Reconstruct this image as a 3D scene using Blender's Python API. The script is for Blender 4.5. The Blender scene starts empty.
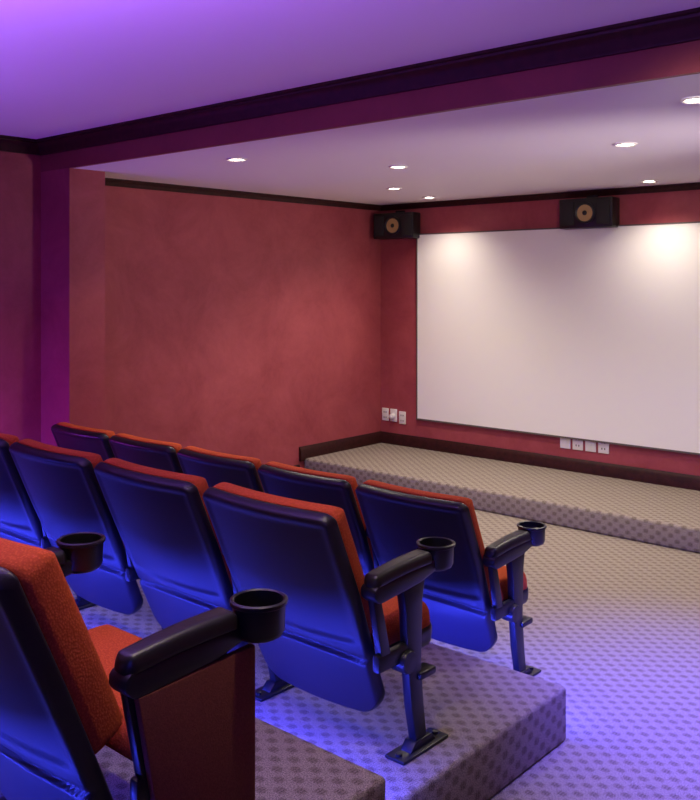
import bpy, bmesh, math
from mathutils import Vector, Matrix
scene=bpy.context.scene
scene.view_settings.view_transform='Standard'
COL=scene.collection
# ---------------------------------------------------------------- materials
def newmat(name):
    m=bpy.data.materials.new(name); m.use_nodes=True
    nt=m.node_tree; b=nt.nodes['Principled BSDF']; return m,nt,b
def simple(name,col,rough=.5,metal=0,bump=0,scale=200,coat=0,var=0,spec=.5):
    m,nt,b=newmat(name)
    b.inputs['Base Color'].default_value=(*col,1); b.inputs['Roughness'].default_value=rough
    b.inputs['Metallic'].default_value=metal; b.inputs['Coat Weight'].default_value=coat
    b.inputs['Specular IOR Level'].default_value=spec
    tc=nt.nodes.new('ShaderNodeTexCoord'); n=nt.nodes.new('ShaderNodeTexNoise'); n.inputs['Scale'].default_value=scale
    n.inputs['Detail'].default_value=3
    nt.links.new(tc.outputs['Object'],n.inputs['Vector'])
    if bump:
        bp=nt.nodes.new('ShaderNodeBump'); bp.inputs['Strength'].default_value=bump; bp.inputs['Distance'].default_value=.004
        nt.links.new(n.outputs['Fac'],bp.inputs['Height']); nt.links.new(bp.outputs['Normal'],b.inputs['Normal'])
    if var:
        r=nt.nodes.new('ShaderNodeValToRGB'); r.color_ramp.elements[0].position=.3; r.color_ramp.elements[1].position=.7
        r.color_ramp.elements[0].color=(*[c*(1-var) for c in col],1); r.color_ramp.elements[1].color=(*[min(1,c*(1+var)) for c in col],1)
        nt.links.new(n.outputs['Fac'],r.inputs['Fac']); nt.links.new(r.outputs['Color'],b.inputs['Base Color'])
    return m
def emis(name,col,s):
    m,nt,b=newmat(name); b.inputs['Base Color'].default_value=(*col,1)
    b.inputs['Emission Color'].default_value=(*col,1); b.inputs['Emission Strength'].default_value=s; return m
def plaster(name,c1,c2):
    m,nt,b=newmat(name)
    tc=nt.nodes.new('ShaderNodeTexCoord')
    n=nt.nodes.new('ShaderNodeTexNoise'); n.inputs['Scale'].default_value=2.0; n.inputs['Detail'].default_value=10; n.inputs['Roughness'].default_value=.76; n.inputs['Distortion'].default_value=.4
    nt.links.new(tc.outputs['Object'],n.inputs['Vector'])
    r=nt.nodes.new('ShaderNodeValToRGB'); e=r.color_ramp.elements
    e[0].position=.32; e[0].color=(*c1,1); e[1].position=.68; e[1].color=(*c2,1)
    nt.links.new(n.outputs['Fac'],r.inputs['Fac']); nt.links.new(r.outputs['Color'],b.inputs['Base Color'])
    b.inputs['Roughness'].default_value=.5; b.inputs['Specular IOR Level'].default_value=.35
    n2=nt.nodes.new('ShaderNodeTexNoise'); n2.inputs['Scale'].default_value=14; n2.inputs['Detail'].default_value=6; nt.links.new(tc.outputs['Object'],n2.inputs['Vector'])
    bp=nt.nodes.new('ShaderNodeBump'); bp.inputs['Strength'].default_value=.3; bp.inputs['Distance'].default_value=.006
    nt.links.new(n2.outputs['Fac'],bp.inputs['Height']); nt.links.new(bp.outputs['Normal'],b.inputs['Normal'])
    return m
def carpet():
    m,nt,b=newmat('patterned_carpet'); L=nt.links.new
    uv=nt.nodes.new('ShaderNodeUVMap'); sep=nt.nodes.new('ShaderNodeSeparateXYZ'); L(uv.outputs['UV'],sep.inputs[0])
    def math_(op,a,b2=None):
        n=nt.nodes.new('ShaderNodeMath'); n.operation=op
        for i,v in enumerate((a,b2)):
            if v is None: continue
            if isinstance(v,(int,float)): n.inputs[i].default_value=v
            else: L(v,n.inputs[i])
        return n.outputs[0]
    sx=math_('SINE',math_('MULTIPLY',sep.outputs[0],2*math.pi/.090))
    sy=math_('SINE',math_('MULTIPLY',sep.outputs[1],2*math.pi/.072))
    pr=math_('MULTIPLY',sx,sy)
    mr=nt.nodes.new('ShaderNodeMapRange'); mr.interpolation_type='SMOOTHSTEP'; mr.inputs['From Min'].default_value=-.15; mr.inputs['From Max'].default_value=.75
    L(pr,mr.inputs['Value'])
    rib=math_('SINE',math_('MULTIPLY',sep.outputs[0],2*math.pi/.0115))
    rib2=math_('MULTIPLY',math_('ADD',math_('MULTIPLY',rib,.22),.78),mr.outputs[0])
    n=nt.nodes.new('ShaderNodeTexNoise'); n.inputs['Scale'].default_value=220; n.inputs['Detail'].default_value=3; n.inputs['Roughness'].default_value=.7; L(uv.outputs['UV'],n.inputs['Vector'])
    mix=nt.nodes.new('ShaderNodeMix'); mix.data_type='RGBA'; mix.inputs[6].default_value=(.34,.292,.25,1); mix.inputs[7].default_value=(.182,.142,.118,1)
    L(rib2,mix.inputs[0])
    mul=nt.nodes.new('ShaderNodeMix'); mul.data_type='RGBA'; mul.blend_type='MULTIPLY'; mul.inputs[0].default_value=1
    r=nt.nodes.new('ShaderNodeValToRGB'); r.color_ramp.elements[0].position=.36; r.color_ramp.elements[0].color=(.35,.35,.35,1); r.color_ramp.elements[1].position=.62; r.color_ramp.elements[1].color=(1.25,1.25,1.25,1)
    L(n.outputs['Fac'],r.inputs['Fac']); L(mix.outputs[2],mul.inputs[6]); L(r.outputs['Color'],mul.inputs[7]); L(mul.outputs[2],b.inputs['Base Color'])
    b.inputs['Roughness'].default_value=.95; b.inputs['Specular IOR Level'].default_value=.15
    bp=nt.nodes.new('ShaderNodeBump'); bp.inputs['Strength'].default_value=.5; bp.inputs['Distance'].default_value=.004
    L(n.outputs['Fac'],bp.inputs['Height']); L(bp.outputs['Normal'],b.inputs['Normal'])
    return m
def fabric(name,c1,c2):
    m,nt,b=newmat(name); L=nt.links.new
    tc=nt.nodes.new('ShaderNodeTexCoord'); v=nt.nodes.new('ShaderNodeTexVoronoi'); v.inputs['Scale'].default_value=170
    L(tc.outputs['Object'],v.inputs['Vector'])
    r=nt.nodes.new('ShaderNodeValToRGB'); r.color_ramp.elements[0].color=(*c1,1); r.color_ramp.elements[1].position=.6; r.color_ramp.elements[1].color=(*c2,1)
    L(v.outputs['Distance'],r.inputs['Fac']); L(r.outputs['Color'],b.inputs['Base Color']); b.inputs['Roughness'].default_value=.9
    b.inputs['Specular IOR Level'].default_value=.12
    bp=nt.nodes.new('ShaderNodeBump'); bp.inputs['Strength'].default_value=.35; bp.inputs['Distance'].default_value=.002; bp.invert=True
    L(v.outputs['Distance'],bp.inputs['Height']); L(bp.outputs['Normal'],b.inputs['Normal'])
    return m
M_wall=plaster('red_plaster',(.26,.040,.054),(.39,.080,.092)); M_beam=plaster('red_plaster_shaded',(.18,.036,.034),(.24,.050,.045)); M_carpet=carpet()  # beam: same red plaster, its dimness put into a darker colour
M_ceil=simple('ceiling_paint',(.80,.76,.77),.8,bump=.05,scale=60)
M_wood=simple('dark_mahogany',(.030,.006,.006),.5,var=.4,scale=25,spec=.25)
M_screen=simple('projection_fabric',(.82,.81,.77),.85,bump=.03,scale=300)
M_frame=simple('screen_frame',(.10,.075,.07),.6)
M_shell=simple('black_plastic',(.010,.008,.014),.36,bump=.16,scale=380,spec=.42)
M_pad=simple('black_vinyl',(.010,.009,.010),.38,bump=.12,scale=120,spec=.5)
M_metal=simple('black_metal',(.010,.010,.012),.38,bump=.05,scale=200,spec=.45)
M_fab=fabric('orange_upholstery',(.62,.120,.034),(.42,.065,.020))
M_panel=simple('red_side_upholstery',(.18,.052,.028),.85,bump=.2,scale=260,var=.2,spec=.2)
M_spk=simple('speaker_black',(.010,.009,.009),.35)
M_grill=simple('speaker_cloth',(.016,.014,.013),.8,bump=.3,scale=500)
M_gold=simple('speaker_cone_gold',(.42,.28,.11),.45,metal=.0)
M_white=simple('white_plastic',(.78,.75,.72),.4)
M_slot=simple('socket_dark',(.15,.13,.12),.5)
M_ring=simple('downlight_trim',(.8,.78,.75),.3,metal=.3)
M_lamp=emis('lamp_glow',(1,.88,.70),30)
M_led=emis('led_blue',(.08,.10,1),3)
# ---------------------------------------------------------------- helpers
def link(name,me,parent=None,mat=None,loc=None):
    o=bpy.data.objects.new(name,me); COL.objects.link(o)
    if mat is not None and len(me.materials)==0: me.materials.append(mat)
    if parent: o.parent=parent
    if loc: o.location=loc
    return o
def empty(name,loc=(0,0,0),rot=0):
    e=bpy.data.objects.new(name,None); e.empty_display_size=.1; COL.objects.link(e); e.location=loc; e.rotation_euler=(0,0,rot); return e
def smooth(me,ang=None):
    for p in me.polygons: p.use_smooth=True
    if ang: 
        bm=bmesh.new(); bm.from_mesh(me)
        for e in bm.edges:
            if len(e.link_faces)==2 and e.calc_face_angle(0)>math.radians(ang): e.smooth=False
        bm.to_mesh(me); bm.free()
def boxmesh(name,lo,hi,bev=0,seg=2,uv=False):
    bm=bmesh.new()
    bmesh.ops.create_cube(bm,size=1)
    for v in bm.verts:
        v.co=Vector([lo[i]+(v.co[i]+.5)*(hi[i]-lo[i]) for i in range(3)])
    if bev: bmesh.ops.bevel(bm,geom=list(bm.edges),offset=bev,segments=seg,profile=.5,affect='EDGES')
    if uv: boxuv(bm)
    me=bpy.data.meshes.new(name); bm.to_mesh(me); bm.free()
    if bev: smooth(me,35)
    return me
def boxuv(bm):
    bm.normal_update(); l=bm.loops.layers.uv.new('UVMap')
    for f in bm.faces:
        n=f.normal; a=max(range(3),key=lambda i:abs(n[i]))
        for lp in f.loops:
            c=lp.vert.co
            lp[l].uv=(c.x,c.y) if a==2 else ((c.x,c.z) if a==1 else (c.y,c.z))
def box(name,lo,hi,mat,bev=0,seg=2,parent=None,uv=False):
    return link(name,boxmesh(name,lo,hi,bev,seg,uv),parent,mat)
def extrude_poly(name,pts,axis,a,b,bev=0):
    bm=bmesh.new()
    def mk(p,t):
        if axis=='x': return (t,p[0],p[1])
        if axis=='y': return (p[0],t,p[1])
        return (p[0],p[1],t)
    A=[bm.verts.new(mk(p,a)) for p in pts]; B=[bm.verts.new(mk(p,b)) for p in pts]
    n=len(pts); bm.faces.new(A); bm.faces.new(B[::-1])
    for i in range(n): bm.faces.new((A[i],B[i],B[(i+1)%n],A[(i+1)%n]))
    bmesh.ops.recalc_face_normals(bm,faces=bm.faces)
    if bev: bmesh.ops.bevel(bm,geom=list(bm.edges),offset=bev,segments=2,profile=.5,affect='EDGES')
    me=bpy.data.meshes.new(name); bm.to_mesh(me); bm.free(); smooth(me,35); return me
def lathe(name,prof,seg=40,axis='z',center=(0,0,0)):
    bm=bmesh.new(); rings=[]
    for r,z in prof:
        ring=[]
        for i in range(seg):
            a=2*math.pi*i/seg; p=(r*math.cos(a),r*math.sin(a),z)
            if axis=='x': p=(z,r*math.cos(a),r*math.sin(a))
            if axis=='y': p=(r*math.cos(a),z,r*math.sin(a))
            ring.append(bm.verts.new([p[k]+center[k] for k in range(3)]))
        rings.append(ring)
    for a,b in zip(rings,rings[1:]):
        for i in range(seg): bm.faces.new((a[i],a[(i+1)%seg],b[(i+1)%seg],b[i]))
    bm.faces.new(rings[0]); bm.faces.new(rings[-1])
    bmesh.ops.recalc_face_normals(bm,faces=bm.faces)
    me=bpy.data.meshes.new(name); bm.to_mesh(me); bm.free(); smooth(me,40); return me
def joined(name,meshes,mats=None):
    bm=bmesh.new(); me=bpy.data.meshes.new(name)
    for k,m in enumerate(meshes):
        n0=len(bm.faces); bm.from_mesh(m); bm.faces.ensure_lookup_table()
        if mats:
            for f in bm.faces[n0:]: f.material_index=mats[k]
    bm.to_mesh(me); bm.free(); return me
def axis_samples(lo,hi,edge,n):
    s=[lo]; 
    for k in range(1,7): s.append(lo+edge*(1-math.cos(k/6*math.pi/2)))
    for k in range(1,n): s.append(lo+edge+(hi-lo-2*edge)*k/n)
    for k in range(6,-1,-1): s.append(hi-edge*(1-math.cos(k/6*math.pi/2)))
    return s
def pad(name,W,z0,z1,rt,rb,edge,Tf,Tb,fn,n=(14,18),rear=None):
    xs=axis_samples(-W,W,edge,n[0]); bs=axis_samples(0,1,edge/(z1-z0),n[1])
    def lim(x,r):
        q=abs(x)-(W-r)
        return r-math.sqrt(max(0,r*r-q*q)) if q>0 else 0
    bm=bmesh.new(); F=[];R=[]
    for i,x in enumerate(xs):
        top=z1-lim(x,rt); bot=z0+lim(x,rb); cf=[];cr=[]
        for j,b in enumerate(bs):
            z=bot+(top-bot)*b
            e=max(0,min(W-abs(x),(top-z),(z-bot)))
            k=min(1,e/edge); t=math.sqrt(max(0,1-(1-k)**2))
            bord=(i in(0,len(xs)-1) or j in(0,len(bs)-1))
            vf=bm.verts.new(fn(x,z,Tf*t)); cf.append(vf)
            cr.append(vf if bord else bm.verts.new(fn(x,z,-Tb*t-(rear(x,z) if rear else 0)*t)))
        F.append(cf);R.append(cr)
    for i in range(len(xs)-1):
        for j in range(len(bs)-1):
            bm.faces.new((F[i][j],F[i][j+1],F[i+1][j+1],F[i+1][j]))
            q=(R[i][j],R[i+1][j],R[i+1][j+1],R[i][j+1])
            if len(set(q))==4:
                try: bm.faces.new(q)
                except ValueError: pass
    bmesh.ops.recalc_face_normals(bm,faces=bm.faces)
    me=bpy.data.meshes.new(name); bm.to_mesh(me); bm.free(); smooth(me); return me
# ---------------------------------------------------------------- dimensions
XL=-6.06; XR=.95; YS=7.36; YB=-2.0; ZL=2.65; ZU=2.87; YBM=3.47; ZST=.17; YST=6.2
T=.12; G=.003
# ---------------------------------------------------------------- shell
box('floor',(XL-T,YB-T,-.12),(XR+T,YS+T,0),M_carpet,uv=True)
box('wall_left',(XL-T,YB-T,0),(XL,YS+T,3.0),M_wall)
box('wall_front',(XL,YS,0),(XR,YS+T,3.0),M_wall)
box('wall_right',(XR,YB-T,0),(XR+T,YS+T,3.0),M_wall)
box('wall_back',(XL,YB-T,0),(XR,YB,3.0),M_wall)
box('ceiling',(XL,YB,ZU),(XR,YBM,ZU+.12),M_ceil)
box('ceiling_lowered',(XL,YBM+.03,ZL),(XR,YS,ZL+.3),M_ceil)
box('ceiling_beam',(XL,YBM,ZL),(XR,YBM+.03,ZU+.1),M_beam)
box('wall_pilaster',(XL,YBM+.001,0),(-5.68,YBM+.29,ZL),M_wall)
box('stage',(XL+G,YST,0),(XR-G,YS-G,ZST),M_carpet,bev=.022,seg=4,uv=True)
P1=box('seating_platform',(XL+G,2.085,0),(-1.765,3.33,.22),M_carpet,bev=.018,seg=4,uv=True)
P2=box('seating_platform',(XL+G,.905,0),(-1.685,2.08,.395),M_carpet,bev=.018,seg=4,uv=True)
P3=box('seating_platform',(XL+G,YB+G,0),(-1.67,.90,.60),M_carpet,bev=.018,seg=4,uv=True)
def molding(name,axis,a,b,face,sgn,prof):
    pts=[(face+sgn*o,z) for o,z in prof]
    me=extrude_poly(name,pts,'x' if axis=='x' else 'y',a,b)
    return link(name,me,None,M_wood)
def crown(z,h,d):
    return [(0,z-h),(d*.22,z-h),(d*.28,z-h*.86),(d*.34,z-h*.80),(d*.42,z-h*.55),(d*.68,z-h*.30),(d*.78,z-h*.27),(d*.82,z-h*.16),(d,z-h*.12),(d,z),(0,z)]
def base(z,h,d):
    return [(0,z),(d,z),(d,z+h*.68),(d*.8,z+h*.76),(d*.75,z+h*.86),(d*.4,z+h*.95),(d*.3,z+h),(0,z+h)]
cu=crown(ZU,.10,.085); cl=crown(ZL,.055,.05)
molding('trim_1','x',XL,XR,YBM,-1,cu)
molding('trim_2','y',YB,YBM,XL,1,cu)
molding('trim_3','x',XL,XR,YS,-1,cl)
molding('trim_4','y',YBM+.291,YS,XL,1,cl)
molding('trim_5','y',YB,YBM,XR,-1,cu)
molding('baseboard_front','x',XL,XR,YS,-1,base(ZST,.115,.025))
molding('baseboard_left','y',YST-.06,YS,XL,1,base(ZST-.02,.135,.03))
molding('baseboard_left','y',YBM+.291,YST-.06,XL,1,base(0,.12,.025))
molding('baseboard_right','y',YB,YST,XR,-1,base(0,.12,.025))
# ---------------------------------------------------------------- projection screen
s=empty('projection_screen',(-3.68,YS,1.40))
SW,SH=1.87,.925
box('screen_surface',(-SW,-.035,-SH),(SW,-.012,SH),M_screen,parent=s)
for nm,lo,hi in (('frame_top',(-SW-.015,-.04,SH),(SW+.015,0,SH+.012)),('frame_bottom',(-SW-.015,-.04,-SH-.015),(SW+.015,0,-SH)),
                 ('frame_left',(-SW-.012,-.04,-SH),(-SW,0,SH)),('frame_right',(SW,-.04,-SH),(SW+.012,0,SH))):
    box(nm,lo,hi,M_frame,parent=s)
# ---------------------------------------------------------------- speakers
def speaker(loc,rot,w=.5,h=.26,d=.15):
    e=empty('wall_speaker',loc,rot)
    box('cabinet',(-w/2,-d,-h/2),(w/2,0,h/2),M_spk,bev=.012,parent=e)
    for sx in(-1,1):
        box('grille',(sx*.165-.06,-d-.008,-h/2+.03),(sx*.165+.06,-d+.004,h/2-.03),M_grill,bev=.004,parent=e)
    link('woofer_ring',lathe('wr',[(.096,-d-.001),(.096,-d-.012),(.084,-d-.016),(.072,-d-.008),(.072,-d)],40,'y'),e,M_metal)
    link('woofer_cone',lathe('wc',[(.072,-d-.008),(.055,-d-.003),(.030,-d-.0015)],40,'y'),e,M_gold)
    link('dust_cap',lathe('dc',[(.022,-d-.001),(.021,-d-.012),(.014,-d-.019),(.004,-d-.021)],40,'y'),e,M_spk)
    box('bracket',(-.05,-.02,h/2-.01),(.05,0,h/2+.03),M_metal,parent=e)
speaker((-3.655,YS-.002,2.445),0)
speaker((-5.765,YS-.035,2.42),math.radians(6),w=.48)
# ---------------------------------------------------------------- sockets
def plate(x,z,w=.085,h=.13,kind=0):
    e=empty('wall_socket',(x,YS,z))
    box('plate',(-w/2,-.012,-h/2),(w/2,0,h/2),M_white,bev=.004,parent=e)
    if kind==0:
        for dz in(.025,-.03):
            box('slot',(-.018,-.014,dz-.008),(-.008,-.011,dz+.008),M_slot,parent=e)
            box('slot_b',(.008,-.014,dz-.008),(.018,-.011,dz+.008),M_slot,parent=e)
    else:
        box('rocker',(-.015,-.017,-.03),(.015,-.011,.03),M_white,bev=.003,parent=e)
    return e
for i,x in enumerate((-5.99,-5.88,-5.765)): 
    e=plate(x,.47 if i<2 else .455,kind=i%2)
    if i==1: link('plug',lathe('plug',[(.03,-.012),(.028,-.05),(.012,-.06),(.004,-.061)],24,'y',(0,0,-.01)),e,M_white)
for i in range(4): plate(-3.92+i*.122,.435,w=.10,h=.14,kind=(i+1)%2)
# ---------------------------------------------------------------- chair meshes
TOP=.885
def spine(z):
    return -.300+(.90-z)*.43
def taper(z): return .90+.10*min(1,max(0,(z-.15)/.45))
def backfn(x,z,d):
    return (x*taper(z),spine(z)+.35*x*x+d*.92,z+d*.36)
zc=lambda x:.385-.25*x*x
def rearstep(x,z):
    q=(z-zc(x))
    groove=-.009*math.exp(-(q/.006)**2)
    rim=-.007*(1/(1+math.exp(-(min(.29-abs(x),TOP-.03-z,z-.43)/.004)))) if z>.40 else 0
    return groove+rim+(.006*min(1,-q/.01) if q<0 else 0)
Wb=.318
me_shell=pad('back_shell',Wb,.13,TOP,.040,.10,.016,.012,.036,backfn,(46,110),rearstep)
me_shell.materials.append(M_shell)
def cushfn(x,z,d):
    return (x*taper(z),spine(z)+.35*x*x+.010+d*.92,z+d*.36)
me_cush=pad('back_cushion',Wb-.006,.42,TOP+.002,.045,.03,.030,.070,.0,cushfn,(16,22)); me_cush.materials.append(M_fab)
me_cushthick=pad('back_cushion',Wb-.006,.42,TOP-.005,.045,.03,.030,.105,.0,cushfn,(16,22)); me_cushthick.materials.append(M_fab)
def seatfn(x,y,d):
    return (x,y,.385+d*1.0-.10*max(0,y-.22)**1.3*(1 if d>0 else 0)-.03*(.30-y)*.6)
me_seat=pad('seat_cushion',.305,-.03,.31,.05,.03,.045,.080,.02,seatfn,(16,16)); me_seat.materials.append(M_fab)
def panfn(x,y,d): return (x,y,.36+d*(.45+.55*min(1,max(0,(y)/.12)) if d<0 else 1)-.03*(.30-y)*.6)
me_pan=pad('seat_pan',.305,.03,.322,.05,.03,.03,.028,.065,panfn,(14,14)); me_pan.materials.append(M_shell)
me_armbase=extrude_poly('arm_base',[(-.115,.580),(-.13,.595),(-.13,.620),(-.115,.632),(.20,.650),(.235,.64),(.22,.612),(.12,.588),(-.10,.570)],'x',-.034,.034,.008); me_armbase.materials.append(M_shell)
def armfn(x,y,d): 
    q=(y+.12)/.31
    return (x*(.86+.14*min(1,max(0,q*1.5))),y,.631+.019*q+d+.006*math.sin(q*math.pi))
me_armpad=pad('arm_pad',.040,-.125,.190,.025,.03,.022,.034,.01,armfn,(4,20)); me_armpad.materials.append(M_pad)
me_cup=lathe('cup_holder',[(.045,.604),(.056,.610),(.062,.622),(.064,.682),(.070,.686),(.070,.694),(.064,.697),(.059,.694),(.058,.626),(.052,.620),(.004,.620)],48,'z',(0,.25,0)); me_cup.materials.append(M_metal)
me_leg=extrude_poly('leg_post',[(.035,.60),(.165,.60),(.150,.52),(.142,.30),(.155,.16),(.175,.02),(.115,.02),(.085,.16),(.068,.30),(.055,.50)],'x',-.018,.018,.006); me_leg.materials.append(M_metal)
fp=[boxmesh('a',(-.042,.01,0),(.042,.27,.012),.004), extrude_poly('b',[(.07,.010),(.22,.010),(.19,.040),(.10,.040)],'x',-.024,.024,.004),
    lathe('c',[(.012,.010),(.012,.020),(.004,.022)],12,'z',(0,.035,0)),lathe('d',[(.012,.010),(.012,.020),(.004,.022)],12,'z',(0,.245,0))]
me_foot=joined('foot_plate',fp); me_foot.materials.append(M_metal)
hb=[boxmesh('a',(-.03,.12,.245),(.03,.215,.272),.008), boxmesh('b',(-.016,-.09,.33),(.016,.12,.39),.010),
    lathe('c',[(.004,-.034),(.036,-.032),(.040,-.026),(.040,.026),(.036,.032),(.004,.034)],28,'x',(0,.06,.33)),
    extrude_poly('d',[(-.115,.585),(-.075,.585),(-.020,.37),(-.070,.36)],'x',-.014,.014,.005)]
me_brk=joined('hinge_bracket',hb); me_brk.materials.append(M_metal)
me_side=extrude_poly('side_panel',[(-.10,.575),(.235,.590),(.235,.05),(-.02,.05),(-.05,.30)],'x',-.008,.014,.005); me_side.materials.append(M_panel)
def arm(par,x,side=False,cx=0.0):
    for nm,me in (('arm_base',me_armbase),('arm_pad',me_armpad),('cup_holder',me_cup),('leg_post',me_leg),('foot_plate',me_foot),('hinge_bracket',me_brk)):
        o=link(nm,me,par,loc=(x+(cx if nm=='cup_holder' else 0),0,0))
    if side: link('side_panel',me_side,par,loc=(x+.022,0,0))
def chair(x,y,z,pitch,last=False,side=False,cx=0.0,by=0.0,thick=False):
    e=empty('theater_chair',(x,y,z+.001))
    link('back_shell',me_shell,e,loc=(0,by,0)); link('back_cushion',me_cushthick if thick else me_cush,e,loc=(0,by,0))
    link('seat_cushion',me_seat,e); link('seat_pan',me_pan,e)
    arm(e,pitch/2,side,cx)
    if last: arm(e,-pitch/2+.02)
    link('hinge_rod',lathe('rod',[(.004,-pitch/2+.02),(.012,-pitch/2+.02),(.012,pitch/2),(.004,pitch/2)],16,'x',(0,.06,.33)),e,M_metal)
    return e
for k in range(5): chair(-2.55-.685*k,3.56,0,.685,last=(k==4))
for k in range(5): chair(-2.275-.70*k,2.40,.22,.70,last=(k==4))
for k in range(3): chair(-2.005-.74*k,1.24,.395,.74,last=(k==2),side=(k==0),cx=.03 if k==0 else 0,by=-.08,thick=True)
# ---------------------------------------------------------------- lights
def add_light(name,kind,loc,energy,col,target=None,parent=None,**kw):
    l=bpy.data.lights.new(name,kind); l.energy=energy; l.color=col
    for k,v in kw.items(): setattr(l,k,v)
    o=bpy.data.objects.new(name,l); COL.objects.link(o); o.location=loc
    if target is not None:
        o.rotation_euler=(Vector(target)-Vector(loc)).to_track_quat('-Z','Y').to_euler()
    if parent: o.parent=parent
    return o
me_ring=lathe('ring',[(.066,0),(.068,-.006),(.058,-.010),(.050,-.006),(.046,.0)],32)
me_ring.materials.append(M_ring)
me_disc=lathe('disc',[(.046,-.002),(.038,-.0045),(.004,-.005)],24); me_disc.materials.append(M_lamp)
WARM=(1,.87,.72)
def downlight(x,y,z,en,ang=135,col=WARM):
    e=empty('recessed_downlight',(x,y,z))
    link('trim_ring',me_ring,e); link('lamp_lens',me_disc,e)
    add_light('lamp','SPOT',(0,0,-.02),en,col,parent=e,spot_size=math.radians(ang),spot_blend=.9,shadow_soft_size=.05)
for x,y,en in [(-4.455,3.94,70),(-1.49,3.98,22),(-3.9,4.93,115),(-2.28,5.0,90),(-4.83,6.05,125),(-1.9,6.05,85),(-5.09,6.90,48),(-2.97,6.94,48),(-.85,6.94,28),(-.2,5.0,45)]:
    downlight(x,y,ZL,en)
for x,y,en in [(-1.45,1.6,62),(-2.3,1.1,22),(-3.7,.6,10)]:  # unseen downlights added in the upper ceiling to warm the rear row seats
    downlight(x,y,ZU,en,100,(1,.84,.58))
BLUE=(.04,.05,1.0); VIO=(.36,.125,1.0)
for P,y,z,x1,en in ((P1,3.33,.22,-1.80,85),(P2,2.08,.395,-1.72,68),(P3,.90,.60,-1.75,46)):
    box('led_strip',(XL+.1,y,z-.06),(x1,y+.012,z-.045),M_led,parent=P)
    L=add_light('riser_led','AREA',((XL+.1+x1)/2,y+.02,z-.05),en,BLUE,parent=P,shape='RECTANGLE',size=abs(x1-XL-.1),size_y=.02)
    L.rotation_euler=(math.radians(78),0,0)
add_light('aisle_blue','SPOT',(-.9,3.6,2.5),1150,(.13,.085,1),target=(-1.35,3.95,0),spot_size=math.radians(58),spot_blend=1,shadow_soft_size=.15)
add_light('back_blue','SPOT',(-.3,-.8,1.6),36,BLUE,target=(-3.2,3.0,.4),spot_size=math.radians(80),spot_blend=1,shadow_soft_size=.3)
add_light('cove_violet','AREA',(-4.2,.8,1.9),34,VIO,target=(-4.1,1.2,3.2),shape='RECTANGLE',size=2.6,size_y=.5,spread=math.radians(130))
add_light('cove_violet','AREA',(-2.1,.8,2.1),40,VIO,target=(-2.2,1.4,3.2),shape='RECTANGLE',size=1.8,size_y=.4,spread=math.radians(125))
add_light('wall_violet','POINT',(-5.72,2.62,.75),15,(.50,.05,1),shadow_soft_size=.06)
add_light('side_wash','SPOT',(.6,4.6,1.6),430,(1,.86,.87),target=(-5.2,5.2,2.75),spot_size=math.radians(46),spot_blend=1,shadow_soft_size=.2)  # added off-frame fill, brightens the lowered ceiling and left wall
add_light('screen_wash','SPOT',(-.6,2.6,2.5),160,(1,.93,.77),target=(-3.7,7.36,1.4),spot_size=math.radians(50),spot_blend=1,shadow_soft_size=.1)  # added off-frame fill, evens out the light on the screen
w=bpy.data.worlds.new('world'); scene.world=w; w.use_nodes=True
w.node_tree.nodes['Background'].inputs[0].default_value=(.02,.015,.03,1); w.node_tree.nodes['Background'].inputs[1].default_value=1
# ---------------------------------------------------------------- camera
cam=bpy.data.cameras.new('camera'); co=bpy.data.objects.new('camera',cam); COL.objects.link(co)
cam.sensor_fit='VERTICAL'; cam.sensor_height=36; cam.sensor_width=36; cam.lens=908/800*36; cam.shift_y=-118/800
co.location=(0,0,1.85); co.rotation_euler=(math.radians(90),0,math.radians(41.4))
cam.clip_start=.02
scene.camera=co
